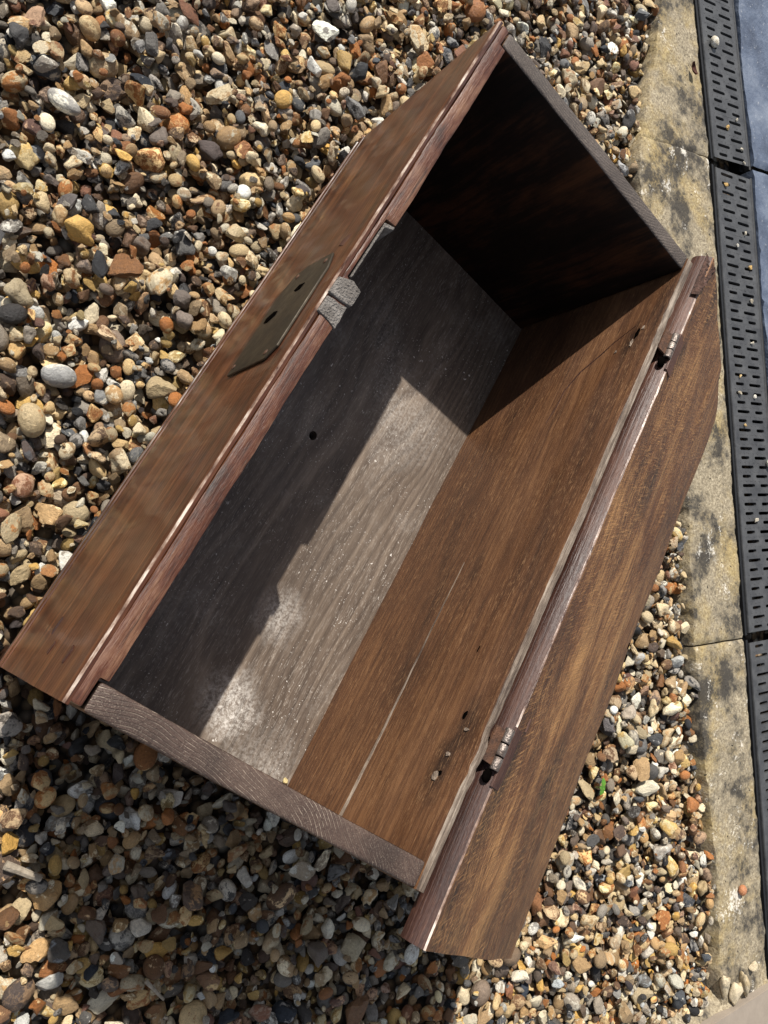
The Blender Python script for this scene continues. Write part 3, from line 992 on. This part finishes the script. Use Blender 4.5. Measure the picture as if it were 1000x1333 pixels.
# hinges let into the back edge
def hinge(x0, x1, seed):
    yb, zb, r = -0.4835, 0.0025, 0.0062
    L_ = x1 - x0
    b = bmesh.new()
    for a0, a1 in ((x0, x0 + L_ * 0.30), (x0 + L_ * 0.34, x0 + L_ * 0.62), (x0 + L_ * 0.66, x1)):
        n = 14
        rings_ = []
        for xx, rr in ((a0, r * 0.55), (a0, r * 0.93), (a0 + 0.001, r), (a1 - 0.001, r), (a1, r * 0.93), (a1, r * 0.55)):
            rings_.append([b.verts.new((xx, yb + rr * math.cos(2 * math.pi * k / n), zb - 0.002 + rr * math.sin(2 * math.pi * k / n))) for k in range(n)])
        for A, B in zip(rings_, rings_[1:]):
            for k in range(n):
                b.faces.new((A[k], A[(k + 1) % n], B[(k + 1) % n], B[k]))
    bmesh.ops.recalc_face_normals(b, faces=b.faces)
    for v in b.verts:
        v.co = W(*v.co)
    hg = link('hinge', to_mesh(b, 'hinge', 45), M['steel'], lid)
    # leaf sunk in the lid, leaf on the back
    q = [lid_pt(-0.003, 0.0005), lid_pt(0.016, 0.0035), lid_pt(0.016, 0.001), lid_pt(-0.003, -0.003)]
    b = prism(q, x0 - 0.018, x1 + 0.006, 0)
    solid(b, 0.0008, 40, 0, 1, [(0, xs(x0 - 0.018, x1, 0.01))], seed)
    link('hinge_leaf', to_mesh(b, 'hinge_leaf', 40), M['lid_edge'], hg)
    q = [(-0.4625, -0.001), (-0.478, -0.001), (-0.478, -0.004), (-0.4625, -0.004)]
    b = prism(q, x0 + 0.004, x1 - 0.004, 0)
    solid(b, 0.0006, 40, 0, 1, [(0, xs(x0, x1, 0.01))], seed + 3)
    link('hinge_leaf', to_mesh(b, 'hinge_leaf', 40), M['rust'], hg)
    # hole at the near end of the barrel
    b = bmesh.new()
    bmesh.ops.create_icosphere(b, subdivisions=2, radius=1)
    for v in b.verts:
        v.co = W(x0 - 0.009 + v.co.x * 0.009, yb + 0.003 + v.co.y * 0.0065, zb - 0.006 + v.co.z * 0.005)
    link('hinge_pocket', to_mesh(b, 'hinge_pocket', 60), M['void'], hg)


hinge(0.822, 0.868, 1)
hinge(0.160, 0.214, 2)
# rotten corner of the lid edge at the far end
bm = bmesh.new()
nx, nu = 30, 12
gr = []
for i in range(nx + 1):
    x = 0.955 + 0.088 * i / nx
    row = []
    for j in range(nu + 1):
        f = j / nu
        u, h = (-0.006 + 0.034 * f * (i / nx), -0.012 + 0.013 * f + 0.002)
        yy, zz = lid_pt(u, h)
        e = min(i, nx - i, 4) / 4 * min(j, nu - j, 2) / 2
        zz += e * (0.004 + 0.004 * noise.noise((x * 90, yy * 90, 2)) + 0.003 * noise.noise((x * 240, yy * 240, 2)))
        row.append(bm.verts.new(W(x, yy, zz)))
    gr.append(row)
for a, b_ in zip(gr, gr[1:]):
    for j in range(nu):
        bm.faces.new((a[j], a[j + 1], b_[j + 1], b_[j]))
link('rotten_corner', to_mesh(bm, 'rotten_corner', 25), M['decay'], lid)

# ------------------------------------------------------------------ stones
rng = np.random.default_rng(12)
ico = bmesh.new()
bmesh.ops.create_icosphere(ico, subdivisions=3, radius=1)
ico_v = np.array([v.co[:] for v in ico.verts])
ico_f = [[v.index for v in f.verts] for f in ico.faces]
ico.free()


def proto(kind, seed):
    g = np.random.default_rng(seed)
    d = ico_v
    if kind == 'pebble':
        r = np.ones(len(d))
        for _ in range(4):
            n = g.normal(size=3); n /= np.linalg.norm(n)
            r -= 0.10 * np.clip(d @ n - 0.55, 0, 1) * g.uniform(0.5, 1.6)
        amp, sc = 0.06, 1.1
    else:
        npl = {'chip': 10, 'block': 13, 'flake': 9}[kind]
        r = np.full(len(d), 1.35)
        ns = g.normal(size=(npl, 3)); ns /= np.linalg.norm(ns, axis=1)[:, None]
        ds = g.uniform(0.52, 1.0, npl)
        acc = []
        for n, dd in zip(ns, ds):
            c = d @ n
            acc.append(np.where(c > 0.05, dd / np.maximum(c, 0.05), 9.0))
        A = np.c_[np.array(acc).T, r]
        k = 34.0 if kind != 'block' else 12.0
        r = -np.log(np.exp(-k * A).sum(1)) / k
        amp, sc = (0.13, 1.6) if kind == 'block' else (0.08, 1.8)
    o = g.uniform(0, 50, 3)
    nz = np.array([noise.noise(Vector(q * sc + o)) * amp + noise.noise(Vector(q * sc * 3.2 + o)) * amp * 0.35 for q in d])
    P = d * (r + nz)[:, None]
    if kind == 'block':                                   # a hollow or two, as in knobbly flint
        for _ in range(2):
            n = g.normal(size=3); n /= np.linalg.norm(n)
            P *= (1 - 0.33 * np.exp(-((1 - d @ n) / 0.16) ** 2))[:, None]
    P -= (P.max(0) + P.min(0)) / 2
    P /= (P.max(0) - P.min(0)) / 2
    me = bpy.data.meshes.new('stone_' + kind)
    me.from_pydata(P.tolist(), [], ico_f)
    me.polygons.foreach_set('use_smooth', [True] * len(me.polygons))
    if kind in ('chip', 'flake'):
        me.set_sharp_from_angle(angle=math.radians(26))
    me.update()
    return me


KINDS = ['pebble'] * 10 + ['chip'] * 18 + ['block'] * 12 + ['flake'] * 8
protos = [proto(k, 100 + i) for i, k in enumerate(KINDS)]
PAL = [  # base colour, cortex / second colour, weight
    ((168, 138, 98), (212, 194, 158), 18), ((196, 172, 130), (150, 102, 56), 15), ((218, 204, 174), (168, 138, 100), 14),
    ((226, 220, 206), (160, 150, 136), 8), ((162, 104, 54), (212, 180, 128), 9), ((112, 78, 48), (192, 162, 122), 9),
    ((86, 68, 55), (154, 126, 98), 7), ((140, 130, 116), (206, 198, 180), 9), ((94, 90, 85), (194, 186, 170), 7),
    ((62, 61, 61), (146, 140, 132), 5), ((36, 35, 36), (128, 122, 114), 4), ((126, 86, 64), (186, 150, 120), 3),
    ((192, 156, 90), (224, 206, 160), 7), ((114, 100, 88), (92, 72, 58), 5)]
pw = np.array([p[2] for p in PAL], float)
pw /= pw.sum()


def stone_colour(g):
    k = g.choice(len(PAL), p=pw)
    a, b = (np.array(PAL[k][0], float), np.array(PAL[k][1], float))
    f = g.uniform(0.80, 1.10)
    warm = np.array([1.0, 0.2, -0.8])
    a = np.clip(a * f + warm * g.normal(0, 5), 12, 238)
    b = np.clip(b * g.uniform(0.85, 1.1) + warm * g.normal(0, 5), 12, 240)
    return lin(*a)[:3], lin(*b)[:3]


# drop the stones one after another on a height field, so that they pile and interlock
CS = 0.0020
ox, oy = -0.95, -2.05
gx, gy = int(3.15 / CS), int(3.1 / CS)
H = np.full((gx, gy), -0.017)
# region wanted (metres)
lo_s, hi_s = -1.15, 2.12


def allowed(x, y, r):
    u, v = x / S, y / S
    s, n = sn((u, v))
    if s < lo_s or s > hi_s: return False
    if n > kerb_left(s) - r / S * 0.45: return False
    if n < -2.3 or u < -0.72 or v > 0.85: return False
    if u + 1.4 * v > 2.1: return False
    # inside the chest footprint, and the two feet
    if 0.10 < u < 0.90 and -0.42 < v < -0.05: return False
    e = r / S * 0.9
    for a0, a1 in ((0.0, T0), (T1, 1.0)):
        if a0 - e < u < a1 + e and -0.46 - e < v < e * 0.3 - 0.005 and (v > -0.13 - e or v < -0.33 + e): return False
    cu, cv = u - c0[0], v - c0[1]
    a_, b_ = cu * e1[0] + cv * e1[1], cu * e2[0] + cv * e2[1]
    if a_ > 0 and b_ > -r / S * 0.7 : return False
    return True


cand = []
tries = 0
AREA = 0
stones = []
N_STONES = 28500
g = np.random.default_rng(5)
smask = []
while len(cand) < N_STONES and tries < 160000:
    tries += 1
    x, y = g.uniform(ox + 0.05, ox + gx * CS - 0.05), g.uniform(oy + 0.05, oy + gy * CS - 0.05)
    frac = len(cand) / N_STONES
    d = float(np.clip(0.0138 * math.exp(g.normal(0.0, 0.40)), 0.006, 0.034))
    if g.random() < 0.022: d = g.uniform(0.022, 0.031)
    if frac > 0.97: d = g.uniform(0.005, 0.009)
    if not allowed(x, y, d * 0.5): continue
    cand.append((x, y, d))
for (x, y, d) in cand:
    pk = int(g.integers(len(KINDS)))
    kind = KINDS[pk]
    a = d / 2 * g.uniform(1.0, 1.28)
    b = a * g.uniform(0.62, 0.92)
    c = a * {'pebble': g.uniform(0.48, 0.72), 'chip': g.uniform(0.35, 0.65), 'block': g.uniform(0.5, 0.75), 'flake': g.uniform(0.22, 0.40)}[kind]
    th = g.uniform(0, math.pi)
    ct, st = math.cos(th), math.sin(th)
    R = int(a / CS) + 1
    best = None
    for _ in range(3):                                     # settle into the lowest of a few nearby spots
        xx, yy = (x, y) if best is None else (x + g.normal(0, d * 0.5), y + g.normal(0, d * 0.5))
        if best is not None and not allowed(xx, yy, d * 0.5): continue
        i, j = int((xx - ox) / CS), int((yy - oy) / CS)
        if i - R < 0 or j - R < 0 or i + R + 1 > gx or j + R + 1 > gy: continue
        I = (np.arange(-R, R + 1) * CS)
        U = (I[:, None] * ct + I[None, :] * st) / a
        V = (-I[:, None] * st + I[None, :] * ct) / b
        q = 1 - U * U - V * V
        inside = q > 0
        hh = c * np.sqrt(np.where(inside, q, 0))
        patch = H[i - R:i + R + 1, j - R:j + R + 1]
        need = np.where(inside, patch + hh, -9)
        z = np.sort(need[inside])[int(inside.sum() * 0.86)]
        if best is None or z < best[0]:
            best = (z, xx, yy, i, j, hh, inside)
    if best is None: continue
    z, xx, yy, i, j, hh, inside = best
    if z > 0.024: continue
    patch = H[i - R:i + R + 1, j - R:j + R + 1]
    # lean with the slope of the bed
    gxs = float(np.clip((patch[-1, R] - patch[0, R]) / (2 * R * CS), -0.6, 0.6))
    gys = float(np.clip((patch[R, -1] - patch[R, 0]) / (2 * R * CS), -0.6, 0.6))
    np.maximum(patch, np.where(inside, z + hh, -9), out=patch)
    tilt = Quaternion((-gys * 0.7, gxs * 0.7, 0.0)) if False else None
    nrm = Vector((-gxs * 0.75 + g.normal(0, 0.34), -gys * 0.75 + g.normal(0, 0.34), 1.0)).normalized()
    rot = Vector((0, 0, 1)).rotation_difference(nrm) @ Quaternion((0, 0, 1), th)
    if g.random() < 0.5:
        rot = rot @ Quaternion((1, 0, 0), math.pi)
    ca, cb = stone_colour(g)
    stones.append((xx, yy, z, rot, (a, b, c), pk, ca, cb, g.random()))

# the stones that show largest become parts of the bed, the rest is one scatter
pos = np.array([s[:3] for s in stones])
px, dep = project(pos)
size = np.array([s[4][0] * s[4][1] for s in stones]) / dep ** 2
ii = np.clip(((pos[:, 0] - ox) / CS).astype(int), 0, gx - 1)
jj = np.clip(((pos[:, 1] - oy) / CS).astype(int), 0, gy - 1)
topz = H[ii, jj]
cz = np.array([s[4][2] for s in stones])
vis = (np.abs(pos[:, 2] + cz - topz) < 0.0012) & (px[:, 0] > 5) & (px[:, 0] < 995) & (px[:, 1] > 5) & (px[:, 1] < 1328)
hull = [(-5, 862), (470, 187), (652, 29), (901, 342), (932, 342), (936, 562), (664, 1258), (530, 1240), (548, 1176)]


def in_poly(p):
    x, y = p
    r = False
    for (x0, y0), (x1, y1) in zip(hull, hull[1:] + hull[:1]):
        if (y0 > y) != (y1 > y) and x < x0 + (y - y0) / (y1 - y0) * (x1 - x0):
            r = not r
    return r


order = [k for k in np.argsort(-size) if vis[k] and not in_poly(px[k])][:300]
single = set(int(k) for k in order)
for k in order:
    x, y, z, rot, sc, pk, ca, cb, sd_ = stones[k]
    o = link('stone', protos[pk], M['stone_o'], ground)
    o.location = (x, y, z)
    o.rotation_mode = 'QUATERNION'
    o.rotation_quaternion = rot
    o.scale = sc
    o['tint'] = list(ca)
    o['tint_b'] = list(cb)
    o['seed'] = float(sd_)

rest = [s for k, s in enumerate(stones) if k not in single]
pm = bpy.data.meshes.new('gravel')
pm.from_pydata([s[:3] for s in rest], [], [])
n = len(rest)


def attr(name, typ, key, data):
    a = pm.attributes.new(name, typ, 'POINT')
    a.data.foreach_set(key, np.asarray(data, dtype=np.float32 if typ != 'INT' else np.int32).ravel())


attr('rot', 'FLOAT_VECTOR', 'vector', [s[3].to_euler()[:] for s in rest])
attr('scl', 'FLOAT_VECTOR', 'vector', [s[4] for s in rest])
attr('pick', 'INT', 'value', [s[5] for s in rest])
attr('tint', 'FLOAT_COLOR', 'color', [(*s[6], 1) for s in rest])
attr('tint_b', 'FLOAT_COLOR', 'color', [(*s[7], 1) for s in rest])
attr('seed', 'FLOAT', 'value', [s[8] for s in rest])
pc = bpy.data.collections.new('stone_shapes')
for i, me in enumerate(protos):
    m2 = me.copy()
    m2.materials.clear()
    m2.materials.append(M['stone_i'])
    o = bpy.data.objects.new('stone_shape_%02d' % i, m2)
    pc.objects.link(o)
ng = bpy.data.node_groups.new('gravel_scatter', 'GeometryNodeTree')
ng.interface.new_socket('Geometry', in_out='INPUT', socket_type='NodeSocketGeometry')
ng.interface.new_socket('Geometry', in_out='OUTPUT', socket_type='NodeSocketGeometry')
nn = ng.nodes
gi, go = nn.new('NodeGroupInput'), nn.new('NodeGroupOutput')
iop = nn.new('GeometryNodeInstanceOnPoints')
ci = nn.new('GeometryNodeCollectionInfo')
ci.inputs['Collection'].default_value = pc
ci.inputs['Separate Children'].default_value = True
ci.inputs['Reset Children'].default_value = True
iop.inputs['Pick Instance'].default_value = True


def named(nm, typ):
    a = nn.new('GeometryNodeInputNamedAttribute')
    a.data_type = typ
    a.inputs['Name'].default_value = nm
    return a.outputs[0]


lk = ng.links.new
lk(gi.outputs[0], iop.inputs['Points'])
lk(ci.outputs[0], iop.inputs['Instance'])
lk(named('pick', 'INT'), iop.inputs['Instance Index'])
lk(named('rot', 'FLOAT_VECTOR'), iop.inputs['Rotation'])
lk(named('scl', 'FLOAT_VECTOR'), iop.inputs['Scale'])
lk(iop.outputs[0], go.inputs[0])
gravel = link('gravel', pm, M['stone_i'], ground)
gravel['kind'] = 'stuff'
md = gravel.modifiers.new('scatter', 'NODES')
md.node_group = ng


# ------------------------------------------------------------------ loose things
def loose(name, x, y, z, dims, pk, ca, cb, rz, label, cat, group=None):
    o = link(name, protos[pk], M['stone_o'])
    o.location = W(x, y, z)
    o.rotation_euler = (0.12, -0.1, rz)
    o.scale = dims
    o['tint'] = list(lin(*ca)[:3])
    o['tint_b'] = list(lin(*cb)[:3])
    o['seed'] = 0.05 + 0.9 * ((x * 7.13 + y * 3.7) % 1)
    tag(o, label, cat, group)
    return o


def from_px(u, v, z):
    d = CR.T @ np.array([(u - 500) / CAMF, (v - 666.5) / CAMF, 1.0])
    return CAMP + d * (z - CAMP[2]) / d[2]


q = from_px(967, 1159, KZ + 0.008)
loose('pebble', q[0], q[1], KZ + 0.008, (0.0105, 0.0095, 0.0075), 3, (196, 140, 104), (180, 120, 80), 0.4, 'pinkish tan pebble lying alone on the concrete kerb', 'pebble')
WHT = ((228, 222, 208), (190, 180, 160))
drn = [(-0.330, 0.046, 0.012, WHT, 5, 'larger rounded white pebble on the slotted drain'),
       (0.800, 0.144, 0.0105, WHT, 2, 'smooth oval white pebble resting on the drain grating')]
for s, nn_, r, cc, pk, lab in drn:
    q = frame(s, nn_)
    loose('pebble', q[0], q[1], DZ + 0.008, (r, r * 0.85, r * 0.7), pk, cc[0], cc[1], 1.0, lab, 'pebble')
small = [(-0.135, 0.120), (-0.105, 0.075), (-0.055, 0.128), (-0.018, 0.135), (0.055, 0.040), (0.175, 0.115), (0.215, 0.075), (0.265, 0.128), (0.36, 0.12),
         (0.475, 0.110), (0.57, 0.045), (0.615, 0.038), (0.62, 0.105), (0.70, 0.05), (0.95, 0.07), (1.06, 0.125)]
for k, (s, nn_) in enumerate(small):
    q = frame(s, nn_)
    r = 0.0042 + 0.002 * ((k * 37) % 10) / 10
    cc = [WHT, ((196, 160, 96), (220, 196, 150)), ((206, 196, 176), (150, 140, 120))][k % 3]
    loose('stone_chip', q[0], q[1], DZ + 0.003, (r, r * 0.75, r * 0.6), 12 + k % 14, cc[0], cc[1], k * 1.3,
          ['tiny white stone chip caught in the slots of the drain grating', 'tiny amber stone chip caught in the slots of the drain grating',
           'tiny greyish cream stone chip caught in the slots of the drain grating'][k % 3], 'stone', 'tiny stone chips on the drain')
loose('crumb', 0.046, -0.438, HF + 0.004, (0.0045, 0.0036, 0.003), 24, (226, 206, 150), (190, 160, 110), 0.6,
      'pale yellow crumb lying in the corner of the chest floor', 'crumb')
# broken mortar at the end of the kerb
for k, (x, y, dims, pk, rz, lab) in enumerate([
        (967, 1281, (0.026, 0.011, 0.013), 30, 0.9, 'long pale mortar chunk leaning at the kerb end'),
        (955, 1292, (0.022, 0.016, 0.011), 33, 0.2, 'broad cream mortar chunk beside the taupe slab corner'),
        (979, 1257, (0.010, 0.008, 0.008), 14, 0.5, 'small white mortar crumb by the drain edge'),
        (943, 1284, (0.024, 0.012, 0.010), 31, 0.75, 'pale mortar chunk between gravel and kerb end')]):
    x, y = from_px(x, y, KZ + 0.004)[:2]
    loose('mortar_chunk', x, y, KZ + 0.008, dims, pk, (206, 190, 160), (178, 160, 126), rz, lab, 'mortar')

# taupe-edge haunching below the slab: a low bed of mortar
bm = bmesh.new()
rows = []
for i in range(50):
    a = i / 49
    row = []
    for j in range(10):
        f = j / 9
        wdt = 0.055 + 0.018 * noise.noise((a * 9, 0, 4))
        q = c0 + e1 * (0.02 + 0.86 * a) - e2 * (wdt * f - 0.02)
        z = -0.462 - 0.034 * f ** 1.5 + 0.006 * noise.noise((q[0] * 40, q[1] * 40, 0)) + 0.004 * noise.noise((q[0] * 110, q[1] * 110, 0))
        row.append(bm.verts.new(W(q[0], q[1], z)))
    rows.append(row)
for a, b_ in zip(rows, rows[1:]):
    for j in range(9):
        bm.faces.new((a[j], a[j + 1], b_[j + 1], b_[j]))
bmesh.ops.recalc_face_normals(bm, faces=bm.faces)
for f in bm.faces:
    if f.normal.z < 0: f.normal_flip()
tag(link('mortar_bed', to_mesh(bm, 'mortar_bed', 60), M['concrete']), 'rough mortar bed along the edge of the taupe slab', 'mortar', kind='structure')


def height_at(x, y):
    i, j = int((x - ox) / CS), int((y - oy) / CS)
    return float(H[max(0, i - 2):i + 3, max(0, j - 2):j + 3].max())


def tube(name, pts, r0, r1, mat, n=8):
    bm = bmesh.new()
    prev = None
    for k, p in enumerate(pts):
        p = Vector(p)
        q = Vector(pts[min(k + 1, len(pts) - 1)]) - Vector(pts[max(k - 1, 0)])
        q.normalize()
        a = q.cross(Vector((0, 0, 1))).normalized()
        b = q.cross(a)
        r = r0 + (r1 - r0) * k / (len(pts) - 1)
        ring = [bm.verts.new(p + (a * math.cos(2 * math.pi * i / n) + b * math.sin(2 * math.pi * i / n)) * r * (1 + 0.18 * noise.noise((i * 1.7, k, 1)))) for i in range(n)]
        if prev:
            for i in range(n):
                bm.faces.new((prev[i], prev[(i + 1) % n], ring[(i + 1) % n], ring[i]))
        else:
            bm.faces.new(ring[::-1])
        prev = ring
    bm.faces.new(prev)
    return link(name, to_mesh(bm, name, 40), M[mat])


def from_px(u, v, z):
    d = CR.T @ np.array([(u - 500) / CAMF, (v - 666.5) / CAMF, 1.0])
    q = CAMP + d * (z - CAMP[2]) / d[2]
    return q


def lay(pts2, lift):
    out = []
    top = max(height_at(S * x, S * y) for x, y in pts2)
    for k, (x, y) in enumerate(pts2):
        out.append((S * x, S * y, top + lift + 0.001 * math.sin(k * 2.0)))
    return out


a, b_ = from_px(2, 1118, -0.49), from_px(48, 1136, -0.49)
tag(tube('twig', lay([(a[0] + (b_[0] - a[0]) * f, a[1] + (b_[1] - a[1]) * f) for f in np.linspace(0, 1, 7)], 0.002), 0.0052, 0.0038, 'twig'),
    'short bleached twig lying on shaded gravel in front of the chest end', 'twig')
a, b_ = from_px(183, 1268, -0.49), from_px(206, 1292, -0.49)
tag(tube('twig', lay([(a[0] + (b_[0] - a[0]) * f, a[1] + (b_[1] - a[1]) * f) for f in np.linspace(0, 1, 6)], 0.001), 0.0026, 0.0016, 'twig'),
    'thin grey splinter of wood lying among the shaded gravel', 'twig')

# seedling
q = from_px(774, 1024, -0.49)
zb = height_at(S * q[0], S * q[1]) - 0.004
sx, sy = S * q[0], S * q[1]
root = bpy.data.objects.new('seedling', None)
col.objects.link(root)
root.location = (sx, sy, zb)
root.empty_display_size = 0.01
tag(root, 'tiny green seedling sprouting in the sunlit gravel beside the lid', 'seedling')
st = tube('stem', [(0, 0, 0), (0.001, 0.001, 0.008), (0.0015, 0.002, 0.014)], 0.0007, 0.0005, 'leaf', 6)
st.parent = root
for k, (ang, ln, wd, el) in enumerate(((0.3, 0.017, 0.0055, 0.25), (3.3, 0.014, 0.0050, 0.35), (1.9, 0.010, 0.004, 0.7), (5.0, 0.009, 0.0036, 0.8))):
    bm = bmesh.new()
    rows = []
    for i in range(7):
        f = i / 6
        wv = wd * math.sin(math.pi * min(1, f * 0.93 + 0.05)) ** 0.8
        x = ln * f * math.cos(el)
        z = ln * f * math.sin(el) - 0.006 * f * f
        rows.append([bm.verts.new((x, wv * t, z + 0.0012 * abs(t))) for t in (-1, 0, 1)])
    for A, B in zip(rows, rows[1:]):
        for j in range(2):
            bm.faces.new((A[j], A[j + 1], B[j + 1], B[j]))
    o = link('leaf', to_mesh(bm, 'leaf', 60), M['leaf'], root)
    o.location = (0.0015, 0.002, 0.014)
    o.rotation_euler = (0, 0, ang)

# curled dead leaf on the far kerb
q = from_px(899, 92, KZ)
bm = bmesh.new()
rows = []
for i in range(8):
    f = i / 7
    wv = 0.007 * math.sin(math.pi * (0.08 + 0.86 * f))
    rows.append([bm.verts.new((0.026 * (f - 0.5), wv * t, 0.003 + 0.005 * t * t + 0.004 * (f - 0.5) ** 2 * 4 + 0.0015 * noise.noise((i, t * 3, 0)))) for t in (-1, -0.5, 0, 0.5, 1)])
for A, B in zip(rows, rows[1:]):
    for j in range(4):
        bm.faces.new((A[j], A[j + 1], B[j + 1], B[j]))
o = link('dead_leaf', to_mesh(bm, 'dead_leaf', 60), M['dead_leaf'])
o.location = W(q[0], q[1], KZ + 0.002)
o.rotation_euler = (0, 0, 0.9)
tag(o, 'curled brown dead leaf on the concrete kerb by the drain', 'leaf')
